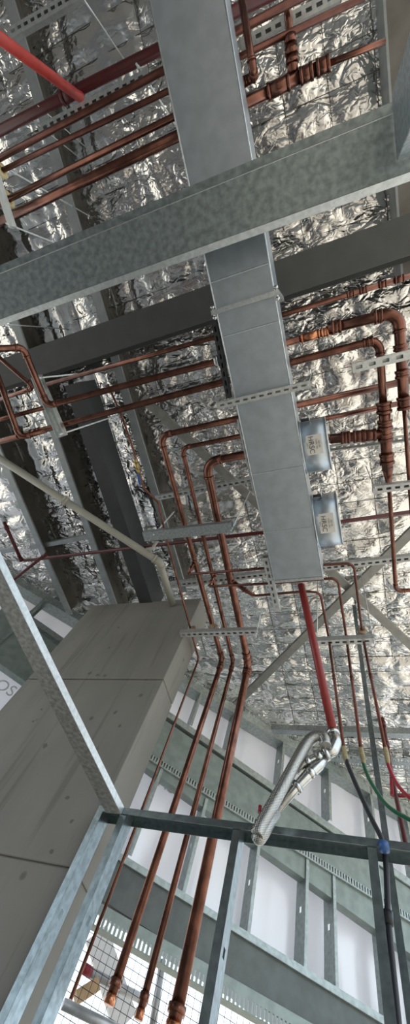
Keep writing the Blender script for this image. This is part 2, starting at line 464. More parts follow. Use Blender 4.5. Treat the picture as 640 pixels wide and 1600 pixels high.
# bridging between purlins and edge members
def angle_bar(label, pa, pb, z, w=.05, h=.05, m='galv', name='angle_bar', cat='steel angle', group=None):
    b = MB(); b.channel(W(*pa, z), W(*pb, z), [(-w / 2, 0), (w / 2, 0), (w / 2, h)], .004)
    o = b.build(name, m); tag(o, label, cat, group); return o
angle_bar('grey bridging bar between two purlins behind the plastic pipe', (48, 856), (140, 839), Z_PURLIN + .06, m='purlin')
angle_bar('short grey bridging bar at the far left edge above the red pipe', (-30, 868), (28, 858), Z_PURLIN + .06, m='purlin')
angle_bar('grey steel angle across the roof edge behind the red pipe drop', (424, 1143), (700, 1152), Z_PURLIN, .07, .07, m='galv')
b = MB(); q0, q1 = W(500, 1186, Z_ROOF - .09), W(700, 1197, Z_ROOF - .09)
b.channel(q0, q1, [(.09, 0), (-.09, 0)], .003, {0: (.035, .02, .08, .92)})
b.channel(q0, q1, [(.03, -.002), (-.03, -.002)], .003)
tag(b.build('slotted_strip', 'galv'), 'slotted galvanised strip at the roof edge behind the green and red hoses', 'metal strip')

def brace(label, pa, pb, z, w=.075):
    b = MB(); b.channel(W(*pa, z), W(*pb, z), [(-w / 2, 0), (w / 2, 0), (w / 2, .03)], .004)
    o = b.build('diagonal_brace', 'brace'); tag(o, label, 'brace', 'diagonal roof braces')
M['brace'] = mat('brace_steel', (.30, .30, .28), .5, .6, 12, .2)
brace('diagonal brace falling to the right, passing above the duct end', (222, 622), (700, 1064), Z_PURLIN - .03)
brace('diagonal brace rising to the right from the copper risers', (368, 1102), (700, 776), Z_PURLIN - .075)

# galvanised top-hat beam below the duct, and its post
g0, g1 = W(-90, 499, 2.06), W(700, 196, 2.06)
b = MB()
wH = .098
sgn = 1 if (g1 - g0).cross(Vector((0, 0, 1))).y > 0 else -1   # side vector towards +Y ?
b.channel(g0, g1, [(sgn * (wH - .02), .07), (sgn * (wH + .012), .05), (sgn * wH, 0), (-sgn * wH, 0), (-sgn * wH, .035), (-sgn * (wH + .05), .035)], .004)
o = b.build('galvanised_beam', 'galv_spangle'); tag(o, 'wide galvanised steel beam crossing below the duct near the photo top', 'beam')
b = MB(); b.channel(g0, g1, [(sgn * (wH + .001), -.002), (sgn * (wH + .026), .016)], .003); b.build('edge_highlight', 'galv_light', o)  # added strip in brighter metal, paints the band of light along this edge
b = MB(); b.channel(g0, g1, [(-sgn * (wH + .001), -.002), (-sgn * (wH + .006), .004)], .003); b.build('edge_highlight', 'galv_light', o)  # thin bright strip, painted highlight on the opposite edge
c0 = W(611, 152, 2.06); c1 = W(619, 253, 2.06)
b = MB()
yt, yb = c0.y, c1.y; xf = (c0.x + c1.x) / 2
b.channel(Vector((xf, (yt + yb) / 2, 0)), Vector((xf, (yt + yb) / 2, CAM_Z + 2.04)),
          [(-(yb - yt) / 2, -.07), (-(yb - yt) / 2, 0), ((yb - yt) / 2, 0), ((yb - yt) / 2, -.07)], .004, {1: (.9, .06, .46, .56)}, up=Vector((-1, 0, 0)))
tag(b.build('steel_post', 'galv'), 'galvanised steel post at the right end of the wide galvanised beam', 'post')

# ------------------------------------------------------------------ concrete wall panel
YC = 2.0
cr = WY(309, 936, YC); cl = WY(145, 945, YC); cr.x += .035
ztop = (cr.z + cl.z) / 2
jz1 = WY(130, 1061, YC).z; jz2 = WY(60, 1347, YC).z
b = MB()
for z0, z1 in ((0, jz2 - .004), (jz2 + .004, jz1 - .004), (jz1 + .004, ztop)):
    b.box((cl.x, YC, z0), (cr.x, YC + .25, z1))
b.box((cl.x + .01, YC + .012, 0), (cr.x - .01, YC + .24, ztop - .01))
o = b.build('concrete_panel', 'concrete', bevel=.006)
tag(o, 'tall grey precast concrete wall panel with formwork marks at the left', 'concrete wall')
rr = random.Random(5)
M['patch'] = mat('dark_concrete_patch', (.13, .125, .115), .8)
for px, py, s_ in ((140, 1052, .016), (152, 1054, .013), (170, 1012, .012), (185, 980, .014), (70, 1165, .018), (52, 1127, .01), (65, 1108, .009), (105, 1246, .012), (180, 1113, .014), (187, 1134, .011), (112, 1283, .01), (80, 1330, .014), (155, 1055, .008)):
    p = WY(px, py, YC - .001); n = 9; b = MB()
    vs = [p + Vector((math.cos(2 * math.pi * k / n) * s_ * rr.uniform(.6, 1.3), 0, math.sin(2 * math.pi * k / n) * s_ * rr.uniform(.6, 1.3))) for k in range(n)]
    b.add(vs + [v + Vector((0, .0008, 0)) for v in vs], [tuple(range(n)), tuple(range(n, 2 * n))[::-1]] + [(k, n + k, n + (k + 1) % n, (k + 1) % n) for k in range(n)])
    b.build('stain', 'patch', o)

# ------------------------------------------------------------------ far wall: membrane on steel framing
M['wallsteel'] = mat('wall_framing_steel', (.37, .42, .41), .4, .75, 30, .25)
def wall_far():
    r0 = WW(-120, 900); 
    s0 = -1.4; s1 = (B - A).length + 1.2                   # along WD from A
    base = Vector((A.x, A.y, 0))
    zi = WW(280, 1500).z                                   # underside of the lowest lintel
    m = MB(); nx, nz = 150, 40
    zt = CAM_Z + Z_ROOF + .05
    vs = []
    for j in range(nz + 1):
        for i in range(nx + 1):
            s = s0 + (s1 - s0) * i / nx; z = zi + (zt - zi) * j / nz
            off = .095 + .05 * noise.noise(Vector((s * 4.2, z * .7, 0))) + .024 * noise.noise(Vector((s * 10, z * 1.6, 4)))
            p = base + WD * s + WN * off; vs.append((p.x, p.y, z))
    m.add(vs, [(j * (nx + 1) + i, j * (nx + 1) + i + 1, (j + 1) * (nx + 1) + i + 1, (j + 1) * (nx + 1) + i) for j in range(nz) for i in range(nx)], True)
    w = m.build('wall_back', 'membrane'); tag(w, kind='structure')
    up = Vector((0, 0, 1))
    def line(pa, pb, ext=1.0):                             # horizontal member through two sighted points
        a, c = WW(*pa), WW(*pb); z = (a.z + c.z) / 2
        sa, sb = (a - base).dot(WD), (c - base).dot(WD)
        return sa, sb, a.z, c.z
    def hmember(name, pa, pb, h, dep, mm, slots=None, e0=0, e1=0, box=False, off=0):
        a, c = WW(*pa), WW(*pb); d = (c - a).normalized()
        a = a - d * e0 + WN * off; c = c + d * e1 + WN * off
        q = MB()
        # profile (side, up): side axis = d x up = points away from/to the room
        sd = d.cross(up).normalized(); sg = 1 if sd.dot(WN) > 0 else -1
        if box: q.prism(a, c, [(0, 0), (0, -h), (sg * dep, -h), (sg * dep, 0)][::sg])
        else: q.channel(a, c, [(sg * dep, -h), (0, -h), (0, 0), (sg * dep, 0)], .003, slots)
        return q.build(name, mm, w)
    # top track, upper sill, wide lintel, slotted head track, lower sill, dark lintel, lowest slotted track
    hmember('top_track', (12, 888), (640, 1261), .23, .17, 'wallsteel', {1: (.024, .012, .45, .62)}, e0=.8, e1=.6, off=-.10)
    hmember('sill_track', (255, 1118), (640, 1387), .07, .17, 'wallsteel', e0=2.3, e1=.4, off=-.11)
    hmember('lintel', (255, 1133), (640, 1399), WW(330, 1172).z - WW(330, 1262).z - .0, .10, 'lintel', e0=2.3, e1=.4, box=True, off=-.085)
    hmember('head_track', (245, 1196), (640, 1442), .06, .17, 'wallsteel', {1: (.03, .012, .2, .95)}, e0=1.2, e1=.4, off=-.112)
    hmember('sill_track', (194, 1349), (588, 1594), .045, .17, 'wallsteel', e0=1.2, e1=.8, off=-.11)
    hmember('lintel', (194, 1357), (588, 1602), WW(290, 1418).z - WW(290, 1500).z, .10, 'lintel_dark', e0=1.2, e1=.8, box=True, off=-.085)
    hmember('head_track', (167, 1429), (400, 1562), .12, .10, 'lintel', {1: (.034, .014, .03, .52)}, e0=1.2, e1=.8, off=-.112)
    def stud(pt, pb, k=0):
        a, c = WW(*pt), WW(*pb); sa = ((a - base).dot(WD) + (c - base).dot(WD)) / 2
        p0 = base + WD * sa + WN * -.10; p0.z = c.z; p1 = Vector((p0.x, p0.y, a.z))
        q = MB(); q.channel(p0, p1, [(.03, .0), (0, 0), (0, -.16), (.03, -.16)], .003, {1: (.5, .045, .4, .6)}, up=-WN)
        return q.build('wall_stud', 'wallsteel', w)
    for pt, pb in (((311, 1080), (291, 1140)), ((360, 1120), (349, 1178)), ((437, 1150), (429, 1238)), ((508, 1195), (503, 1285)), ((574, 1235), (573, 1335)), ((75, 932), (30, 980)), ((22, 985), (-6, 1015)), ((632, 1275), (634, 1380)),
                   ((236, 1200), (206, 1350)), ((308, 1250), (284, 1408)), ((392, 1306), (382, 1470)), ((470, 1342), (464, 1521)), ((511, 1367), (512, 1551)), ((588, 1416), (594, 1600)), ((640, 1447), (655, 1640))):
        stud(pt, pb)
    return w
wall = wall_far()
def wall_print(txt, px, py, size):
    p = WW(px, py, .035)
    cu = bpy.data.curves.new('printed_lettering', 'FONT'); cu.body = txt; cu.size = size; cu.align_x = 'CENTER'; cu.align_y = 'CENTER'; cu.extrude = .0004
    to = bpy.data.objects.new('printed_lettering', cu); COL.objects.link(to)
    me = bpy.data.meshes.new_from_object(to); bpy.data.objects.remove(to)
    for v in me.vertices:
        x, y, z = v.co
        v.co = p + WD * x + Vector((0, 0, 1)) * y + WN * z - wall.location
    me.materials.clear(); me.materials.append(M['paleink'])
    t = bpy.data.objects.new('printed_lettering', me); COL.objects.link(t); t.parent = wall
wall_print('OSE', 14, 1078, .17)
wall_print('HSI', 262, 1228, .16)

# ------------------------------------------------------------------ duct
dl0, dl1 = W(222, -60, Z_DUCT), W(430, 911, Z_DUCT)
dr0, dr1 = W(339, -60, Z_DUCT), W(503, 905, Z_DUCT)
mid0, mid1 = (dl0 + dr0) / 2, (dl1 + dr1) / 2
dwid = ((dr0 - dl0).length * .5 + (dr1 - dl1).length * .5) * .985
dd = (mid1 - mid0).normalized(); dside = Vector((dd.y, -dd.x, 0))
if dside.x < 0: dside = -dside
DH = .27
def dpt(s, a, z=0): return mid0 + dd * s + dside * a + Vector((0, 0, z))
def ds(px, py): return (W(px, py, Z_DUCT) - mid0).dot(dd)
DL = (mid1 - mid0).length
duct = empty('rectangular_duct', mid0 - dd * 1.2)
tag(duct, 'long rectangular sheet metal air duct hanging down the middle of the ceiling', 'duct')
def duct_box(s0, s1, w, z0, z1, name, m, bev=.003):
    b = MB()
    P = [dpt(s0, -w / 2, z0), dpt(s1, -w / 2, z0), dpt(s1, w / 2, z0), dpt(s0, w / 2, z0), dpt(s0, -w / 2, z1), dpt(s1, -w / 2, z1), dpt(s1, w / 2, z1), dpt(s0, w / 2, z1)]
    b.add(P, [(3, 2, 1, 0), (4, 5, 6, 7), (0, 1, 5, 4), (1, 2, 6, 5), (2, 3, 7, 6), (3, 0, 4, 7)])
    return b.build(name, m, duct, bev)
sj = ds(388, 472)
duct_box(-1.2, sj - .004, dwid + .008, 0, DH, 'duct_section', 'duct')
duct_box(sj + .004, DL - .02, dwid, 0, DH, 'duct_section', 'duct')
duct_box(DL - .02, DL, dwid + .004, -.003, DH + .003, 'end_cap', 'galv_light')
# flanged joint: four strips plus corner clips
for z0, z1, w0, w1 in ((-.022, 0, -dwid / 2 - .025, dwid / 2 + .025), (DH, DH + .022, -dwid / 2 - .025, dwid / 2 + .025)):
    b = MB(); P = [dpt(sj + e, a, z) for z in (z0, z1) for e, a in ((-.012, w0), (.012, w0), (.012, w1), (-.012, w1))]
    b.add(P, [(3, 2, 1, 0), (4, 5, 6, 7), (0, 1, 5, 4), (1, 2, 6, 5), (2, 3, 7, 6), (3, 0, 4, 7)]); b.build('joint_flange', 'galv_light', duct)
for s_ in (-1, 1):
    b = MB(); a0, a1 = s_ * (dwid / 2), s_ * (dwid / 2 + .025)
    P = [dpt(sj + e, a, z) for z in (0, DH) for e, a in ((-.012, a0), (.012, a0), (.012, a1), (-.012, a1))]
    b.add(P, [(3, 2, 1, 0), (4, 5, 6, 7), (0, 1, 5, 4), (1, 2, 6, 5), (2, 3, 7, 6), (3, 0, 4, 7)]); b.build('joint_flange', 'galv_light', duct)
    c = MB(); p = dpt(sj, s_ * (dwid / 2 + .012), -.012)
    c.tube([p - dd * .035, p + dd * .035], .007, 8); c.ring(p - dd * .026, dd, .004, .013, .012, 6); c.ring(p + dd * .026, dd, .004, .013, .012, 6)
    c.build('corner_bolt', 'chrome', duct)
    # bright folded seam along both lower edges
    e = MB(); e.tube([dpt(-1.2, s_ * dwid / 2, 0), dpt(DL, s_ * dwid / 2, 0)], .0035, 6); e.build('edge_seam', 'galv_light', duct)
for px, py in ((378, 425), (395, 513), (437, 734), (462, 826)):
    s_ = ds(px, py); b = MB()
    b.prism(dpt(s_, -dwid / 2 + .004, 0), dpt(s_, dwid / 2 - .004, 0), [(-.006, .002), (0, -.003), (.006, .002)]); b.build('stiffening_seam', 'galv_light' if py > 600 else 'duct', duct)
# round collars (spigots) on the right-hand side
def collar(pa, pb, label_rot=0):
    sa, sb = ds(*pa), ds(*pb)
    sc, r = (sa + sb) / 2, abs(sb - sa) / 2
    zc = DH * .55
    c0 = dpt(sc, dwid / 2 + .004, zc); ln = .15
    b = MB()
    ax = dside
    n = 40
    vs = []
    for t, rr_ in ((0, r), (ln, r), (ln, r - .004), (0, r - .004)):
        vs += [c0 + ax * t + dd * (math.cos(2 * math.pi * k / n) * rr_) + Vector((0, 0, math.sin(2 * math.pi * k / n) * rr_)) for k in range(n)]
    fs = [(j * n + k, j * n + (k + 1) % n, (j + 1) % 4 * n + (k + 1) % n, (j + 1) % 4 * n + k) for j in range(4) for k in range(n)]
    b.add(vs, fs, True)
    o = b.build('round_collar', 'duct', duct)
    for t in (.003, ln - .004):
        e = MB(); path = [c0 + ax * t + dd * (math.cos(2 * math.pi * k / n) * (r + .001)) + Vector((0, 0, math.sin(2 * math.pi * k / n) * (r + .001))) for k in range(n + 1)]
        e.tube(path, .004, 6, caps=False); e.build('collar_bead', 'galv_light', o)
    # damper handle: dark bar with a bent wire loop
    hp = c0 + dd * (-r - .012) + Vector((0, 0, -.03))
    h = MB(); h.tube([hp + ax * .012, hp + ax * .06], .009, 8); h.build('damper_spindle', 'black', o)
    h = MB(); lp = hp + ax * .062
    h.tube([lp + dd * .02, lp + dd * .02 - Vector((0, 0, .012)), lp - dd * .022 - Vector((0, 0, .016)), lp - dd * .03, lp - dd * .022 + Vector((0, 0, .01)), lp + dd * .01 + Vector((0, 0, .012))], .0035, 8); h.build('handle', 'chrome', o)
    # paper label wrapped on the underside, facing down
    nl = 6; lw = .085; a_lo, a_hi = -math.pi / 2 - .62, -math.pi / 2 + .10
    vs = []
    for rr_ in (r + .0008, r + .0016):
        for i in range(nl + 1):
            a = a_lo + (a_hi - a_lo) * i / nl
            for t in (.030, .030 + lw):
                vs.append(c0 + ax * t + dd * (math.cos(a) * rr_) + Vector((0, 0, math.sin(a) * rr_)))
    K = (nl + 1) * 2
    fs = [(2 * i, 2 * i + 1, 2 * i + 3, 2 * i + 2) for i in range(nl)] + [(K + 2 * i, K + 2 * i + 2, K + 2 * i + 3, K + 2 * i + 1) for i in range(nl)]
    e = MB(); e.add(vs, fs); lab = e.build('paper_label', 'label', o)
    # lettering on the label
    am = (a_lo + a_hi) / 2; rl = r + .0035
    lab_c = c0 + ax * (.030 + lw * .45) + dd * (math.cos(am) * rl) + Vector((0, 0, math.sin(am) * rl))
    out = (dd * math.cos(am) + Vector((0, 0, math.sin(am)))).normalized()
    tang = out.cross(ax).normalized()
    for txt, size, shift in (('HRSC', .040, -.012), ('Contr. No.', .013, .018), ('SIZE 250', .011, .032), ('QTY 1', .011, -.034)):
        cu = bpy.data.curves.new('lettering', 'FONT'); cu.body = txt; cu.size = size; cu.align_x = 'CENTER'; cu.align_y = 'CENTER'; cu.extrude = .0003
        to = bpy.data.objects.new('lettering', cu); COL.objects.link(to)
        me = bpy.data.meshes.new_from_object(to); bpy.data.objects.remove(to)
        tx = dd * 1.0; tx = (tx - out * tx.dot(out)).normalized(); ty = out.cross(tx)
        org = Vector((0, 0, 0)); q = lab
        while q: org += q.location; q = q.parent
        for v in me.vertices:
            x, y, z = v.co
            v.co = lab_c - org + tx * x + ty * (y) + ax * shift + out * (z + .0012)
        me.materials.clear(); me.materials.append(M['ink'])
        t_ = bpy.data.objects.new('lettering', me); COL.objects.link(t_); t_.parent = lab
    return o
collar((474, 665), (492, 747)); collar((492, 788), (508, 866))

# ------------------------------------------------------------------ copper pipework
CP = 'copper pipe'
zp = Z_PIPE
G1 = 'copper pipes at the upper left'
pipe('copper_pipe', 'uppermost of four parallel copper pipes at the upper left, beside the slotted strut', CP, [W(-60, 279, zp), W(480, -10, zp)], .018, 'copper_dull')
pipe('copper_pipe', 'thinnest of the four parallel copper pipes at the upper left', CP, [W(-60, 297, zp), W(570, -5, zp)], .0145, 'copper_dull')
pipe('copper_pipe', 'copper pipe in the cream clamp at upper left, ending in an elbow past the duct', CP, [W(-40, 338, zp), W(397, 120, zp), W(395.5, 111, zp - .055), W(374, -20, zp - .055)], .018, 'copper', rings=[(0, .985, .05)])
pt = [W(-40, 366, zp), W(508, 101, zp)]
o = pipe('copper_pipe', 'thickest and lowest of the four upper left copper pipes, with tee right of the duct', CP, pt, .027, 'copper', rings=[(0, .80, .06), (0, .90, .10), (0, .96, .05), (0, .995, .05)])
b = MB(); b.tube([W(506, 102, zp), W(602, 64, zp)], .013, 12); b.build('reduced_pipe', 'copper', o)
b = MB(); b.tube([W(458, 117, zp), W(453, 62, zp + .045)], .026, 12, ); b.ring(W(455, 80, zp), W(453, 62, zp) - W(458, 117, zp), .02, .032, .03); b.ring(W(456, 96, zp), W(453, 62, zp) - W(458, 117, zp), .02, .032, .02); b.ring(W(453, 62, zp), W(453, 62, zp) - W(458, 117, zp), .02, .029, .03); b.build('tee_branch', 'copper', o)
b = MB(); b.tube([W(453, 63, zp + .045), W(446, -20, zp + .06)], .018, 12); b.build('branch_pipe', 'copper', o)

# middle rows, left and right of the duct
pipe('copper_pipe', 'upper thin copper pipe right under the dark cross beam, passing above the duct', CP, [W(72, 601, zp), W(335, 527, zp), W(450, 489, zp), W(700, 413, zp)], .0155, 'copper', elbows=False, rings=[(2, .42, .03), (2, .5, .03), (2, .62, .03), (2, .72, .04)])
pipe('copper_pipe', 'copper pipe with stepped bend over the strut end, second row below the cross beam', CP, [W(-80, 548, 2.05), W(36, 543, 2.50), W(74, 634, 2.54), W(350, 562, zp), W(526, 514, zp)], .0215, 'copper', R=.05, rings=[(3, .78, .10), (3, .9, .03)], ring_mat='copper_bright')
pipe('copper_pipe', 'fat copper pipe turning down through a big bend at the right edge', CP, [W(512, 514, zp), W(622, 487, zp), W(631, 640, zp)], .030, 'copper', R=.075, rings=[(0, .12, .04), (0, .72, .03), (1, .35, .02), (1, .62, .03), (1, .93, .06)])
pipe('copper_pipe', 'thin copper pipe dropping along the right photo edge below the fat bend', CP, [W(631, 640, zp), W(640, 770, zp), W(655, 960, zp)], .012, 'copper', elbows=False)
pipe('copper_pipe', 'third row copper pipe ending in a bend beside the fat bend on the right', CP, [W(-60, 706, zp), W(40, 679, zp), W(345, 598, zp), W(460, 565, zp), W(592, 530, zp), W(599, 640, zp)], .0225, 'copper', R=.06, elbows=True, rings=[(0, .93, .05), (1, .06, .08), (3, .9, .02)])
o = pipe('copper_pipe', 'stepped copper manifold pipe hanging right of the upper round collar', CP, [W(599, 628, zp), W(605, 735, zp)], .034, 'copper', rings=[(0, .08, .05), (0, .32, .04), (0, .5, .03), (0, .82, .05)])
b = MB(); b.tube([W(605, 730, zp), W(606, 745, zp), W(608, 765, zp)], .02, 14, radii=[.034, .024, .014]); b.build('reducer', 'copper', o)
pipe('copper_pipe', 'thin copper pipe below the manifold with a hooked elbow at its lower end', CP, [W(607, 755, zp), W(618, 924, zp), W(690, 918, zp)], .0135, 'copper')
pipe('copper_pipe', 'fat ribbed copper pipe joining the manifold from the left beside the upper collar', CP, [W(515, 686, zp), W(598, 678, zp)], .031, 'copper_dull', rings=[(0, .3, .04), (0, .55, .05), (0, .75, .06)])
# offsets at the far left
pipe('copper_pipe', 'copper pipe coming down the far left edge into the third row with an elbow', CP, [W(-10, 570, 2.50), W(31, 684, 2.58), W(72, 672, zp - .0)], .0205, 'copper', R=.05, ring_mat='copper_bright')
pipe('copper_pipe', 'short slanting copper pipe with sharp elbow behind the strut end at the left edge', CP, [W(-40, 525, 2.5), W(54, 606, 2.62), W(-40, 637, 2.7)], .015, 'copper', R=.03)
pipe('copper_pipe', 'straight copper pipe running off the left edge behind the strut end', CP, [W(-60, 672, zp + .02), W(80, 634, zp + .02)], .0165, 'copper')

# three risers: across, along, then down
def riser(label, across, corner, bend, end, r, m='copper', tee=None, z=zp + .08):
    pb = W(*bend, z); pe = WY(*end, pb.y)
    ang = pe - pb
    pts = [W(*across, z), W(*corner, z), pb, pe]
    o = pipe('copper_pipe', label, CP, pts, r, m, R=r * 3.2, rings=[(1, .975, .05), (2, .04, .04)], ring_mat='copper')
    e = MB(); d = (pe - pb).normalized(); e.ring(pe, d, r * .3, r * 1.12, .03); e.build('end_cap', 'copper_bright', o)
    e = MB(); e.ring(pe - d * .05, d, r, r * 1.3, .025); e.build('coupling', m, o)
    return o, pb, pe
R1, b1, e1 = riser('copper riser with the widest swing, left of the three capped pipe ends', (640, 594), (250, 681), (347, 1032), (172, 1562), .0215)
R2, b2, e2 = riser('thinner copper riser in the middle of the three capped pipes', (640, 627), (284, 700), (364, 1034), (218, 1585), .0165)
R3, b3, e3 = riser('thickest copper riser, the right one of the three capped pipes', (520, 684), (321, 722), (388, 1038), (270, 1606), .030)
b4 = W(310, 1030, zp); e4 = WY(110, 1562, b4.y)
o = pipe('copper_pipe', 'thinnest copper pipe descending beside the concrete panel edge', CP, [W(168, 600, zp + .1), W(192, 655, zp + .1), W(211, 712, zp), W(224, 762, zp), W(247, 785, zp), W(257, 830, zp), b4, e4], .0085, 'copper', R=.03, elbows=False)
e = MB(); d = (W(222, 755, zp) - W(211, 712, zp)).normalized(); p = W(214, 728, zp); e.ring(p, d, .009, .018, .05, 8); e.ring(p + d * .04, d, .009, .014, .03, 6); e.ring(p - d * .04, d, .009, .014, .03, 6); e.build('isolation_valve', 'brass', o)
e = MB(); p = W(217, 748, zp - .03); e.prism(p - d * .04, p + d * .04, [(-.008, -.005), (.008, -.005), (.008, .005), (-.008, .005)]); e.build('valve_handle', 'blue', o)
# branch lines
zt = 2.54
def branch(label, pts, drop_px, r=.0095):
    P = [W(*p, zt) for p in pts]
    D = [WY(*q, 1.97) for q in drop_px]
    return pipe('copper_pipe', label, CP, P + D, r, 'copper_dull', R=.05, elbows=False, rings=[(len(pts) - 1, .45, .03)] if len(drop_px) == 1 else ())
branch('thin copper branch from the left riser, curving to the cork clamp and red hose', [(296, 897), (415, 888), (552, 880), (566, 992)], [(601, 1168)])
branch('thin copper branch from the middle riser, curving down to the green hose', [(327, 916), (416, 912), (527, 903), (541, 998)], [(563, 1168)])
branch('thin copper branch from the right riser, curving down to the black hose', [(368, 914), (397, 931), (475, 924), (500, 926), (513, 996)], [(536, 1166)])
for o, (a, c), r in ((R1, ((303, 878), (295, 896)), .013), (R2, ((336, 898), (326, 916)), .011), (R3, ((364, 910), (396, 930)), .017)):
    e = MB(); p, q = W(*a, zp - .02), W(*c, zt + .01); e.tube([p, p.lerp(q, .5), q], r, 10); e.ring(p, q - p, r, r * 1.35, .02); e.ring(p.lerp(q, .6), q - p, r, r * 1.3, .02); e.build('branch_tee', 'copper', o)

# ------------------------------------------------------------------ hoses at the lower ends of the branches
def hose(label, y, pts, r, m, fit_px, fit_name='taped_joint'):
    P = [WY(*p, y) for p in pts]
    # smooth with Catmull-Rom
    Q = []
    E = [P[0] * 2 - P[1]] + P + [P[-1] * 2 - P[-2]]
    for i in range(1, len(E) - 2):
        for k in range(8):
            t = k / 8; a, b_, c, d = E[i - 1], E[i], E[i + 1], E[i + 2]
            Q.append(.5 * ((2 * b_) + (c - a) * t + (2 * a - 5 * b_ + 4 * c - d) * t * t + (3 * b_ - a - 3 * c + d) * t ** 3))
    Q.append(P[-1])
    b = MB(); b.tube(Q, r, 12); o = b.build('rubber_hose', m); tag(o, label, 'hose')
    if fit_px:
        e = MB(); a, c = WY(*fit_px[0], y), WY(*fit_px[1], y)
        e.tube([a, a.lerp(c, .15), a.lerp(c, .5), a.lerp(c, .85), c], .014, 10, radii=[.008, .011, .0135, .012, .009]); e.build(fit_name, 'tape', o)
    return o
hk = hose('black hose hanging from the left copper branch down through the stud wall track', 1.975, [(538, 1180), (545, 1200), (562, 1240), (582, 1283), (596, 1312), (602, 1345), (606, 1430), (612, 1500), (624, 1620)], .011, 'black', ((535, 1160), (541, 1192)))
e = MB(); p = WY(599, 1323, 1.93); e.ring(p, Vector((0, 0, 1)), .008, .021, .03); e.build('cable_tie', 'blue', hk)
e = MB(); p = WY(606, 1434, 1.975); e.ring(p, Vector((.1, 0, 1)), .008, .017, .04); e.build('hose_joiner', 'black', hk)
hose('green hose sweeping right from the middle copper branch', 1.975, [(565, 1184), (572, 1207), (585, 1232), (606, 1260), (640, 1281), (690, 1300)], .009, 'green', ((562, 1162), (568, 1194)))
hose('red hose sweeping right from the right copper branch', 1.975, [(603, 1184), (609, 1203), (622, 1228), (645, 1250), (690, 1270)], .009, 'redhose', ((600, 1162), (606, 1194)))
o = pipe('red_pipe', 'dark red pipe with small valve at the right edge behind the red hose', 'pipe', [WY(597, 1122, 2.2), WY(612, 1212, 2.2), WY(640, 1352, 2.2)], .011, 'darkred', elbows=False, rings=[(0, .12, .03), (0, .5, .03)])
e = MB(); e.tube([WY(613, 1243, 2.2), WY(612, 1215, 2.2)], .012, 10); e.tube([WY(622, 1243, 2.2), WY(660, 1244, 2.2)], .009, 10); e.build('side_branch', 'redhose', o)

# ------------------------------------------------------------------ red drop with braided flexible connector
YR = 1.86
rp0, rp1 = W(470, 914, 2.42), WY(521, 1148, YR)
pipe('red_pipe', 'red painted pipe dropping from the duct end to the braided hose', 'pipe', [rp0, rp1], .0235, 'red_drop')
flex = empty('flexible_connector', WY(402, 1305, YR))
tag(flex, 'braided steel flexible hose with silver fittings hanging below the red pipe', 'flexible hose')
def ypts(l, y=YR): return [WY(px, py, y) for px, py in l]
el = ypts([(520, 1146), (524, 1160), (519, 1172), (508, 1178)])
b = MB(); b.tube(fillet(el, .03)[0], .030, 14); b.ring(el[0], el[1] - el[0], .02, .034, .02); b.ring(el[3], el[3] - el[2], .02, .034, .02); b.build('elbow_fitting', 'chrome', flex)
a = ypts([(508, 1178), (497, 1182), (480, 1190), (462, 1204)])
b = MB(); b.tube(a, .02, 12); b.ring(a[1], a[1] - a[0], .02, .030, .035, 8); b.ring(a[2], a[2] - a[1], .02, .026, .03, 8); b.build('union_fitting', 'chrome', flex)
h = ypts([(508, 1165), (505, 1152), (494, 1150), (480, 1160), (462, 1190), (445, 1222), (425, 1258), (408, 1288), (401, 1304)], YR - .05)
Q = []
E = [h[0] * 2 - h[1]] + h + [h[-1] * 2 - h[-2]]
for i in range(1, len(E) - 2):
    for k in range(6):
        t = k / 6; a_, b_, c_, d_ = E[i - 1], E[i], E[i + 1], E[i + 2]
        Q.append(.5 * ((2 * b_) + (c_ - a_) * t + (2 * a_ - 5 * b_ + 4 * c_ - d_) * t * t + (3 * b_ - a_ - 3 * c_ + d_) * t ** 3))
Q.append(h[-1])
b = MB(); b.tube(Q, .027, 16); b.build('braided_hose', 'braid', flex)
b = MB(); u = ypts([(401, 1304), (404, 1312), (412, 1300), (430, 1268)], YR - .02); b.tube(fillet(u, .02)[0], .026, 14); b.build('return_bend', 'braid', flex)
s_ = ypts([(508, 1184), (498, 1196), (484, 1208), (463, 1230), (430, 1268)], YR - .0)
b = MB(); b.tube(s_, .02, 12, radii=[.016, .024, .026, .022, .017]); b.build('crimped_end', 'chrome', flex)
b = MB(); b.ring(s_[2], s_[3] - s_[2], .02, .031, .03, 6); b.ring(s_[3], s_[4] - s_[3], .018, .032, .022, 6); b.build('hex_union', 'chrome', flex)
b = MB(); p = WY(405, 1270, YR - .02); b.tube([p, p + Vector((0, 0, .03))], .009, 8); b.build('drain_cap', 'redhose', flex)

# ------------------------------------------------------------------ red fire pipes
main = pipe('red_pipe', 'dark red sprinkler main with bright red dropper at the top left', 'pipe', [W(-80, 246, 2.95), W(125, 139, 2.95), W(440, -18, 2.95)], .030, 'red', elbows=False, rings=[(0, .93, .10)])
b = MB(); b.tube([W(125, 150, 2.93), W(125, 152, 2.90), W(-70, 8, 1.9)], .026, 14); o = b.build('dropper', 'red_light', main); o['label'] = 'bright red dropper pipe'
pipe('red_pipe', 'thin dark red sprinkler pipe crossing the ceiling behind the duct end', 'pipe', [W(38, 876, 3.10), W(420, 831, 3.10), W(720, 789, 3.10)], .0165, 'darkred', elbows=False)
pipe('red_pipe', 'short dark red pipe slanting down at the left from the thin sprinkler pipe', 'pipe', [W(72, 866, 3.05), W(5, 918, 2.9)], .016, 'darkred', rings=[(0, .03, .05)])
pipe('red_pipe', 'dark red pipe stub beside the leftmost purlin', 'pipe', [W(6, 815, 3.1), W(34, 877, 3.1)], .018, 'darkred', rings=[(0, .15, .03), (0, .95, .03)])
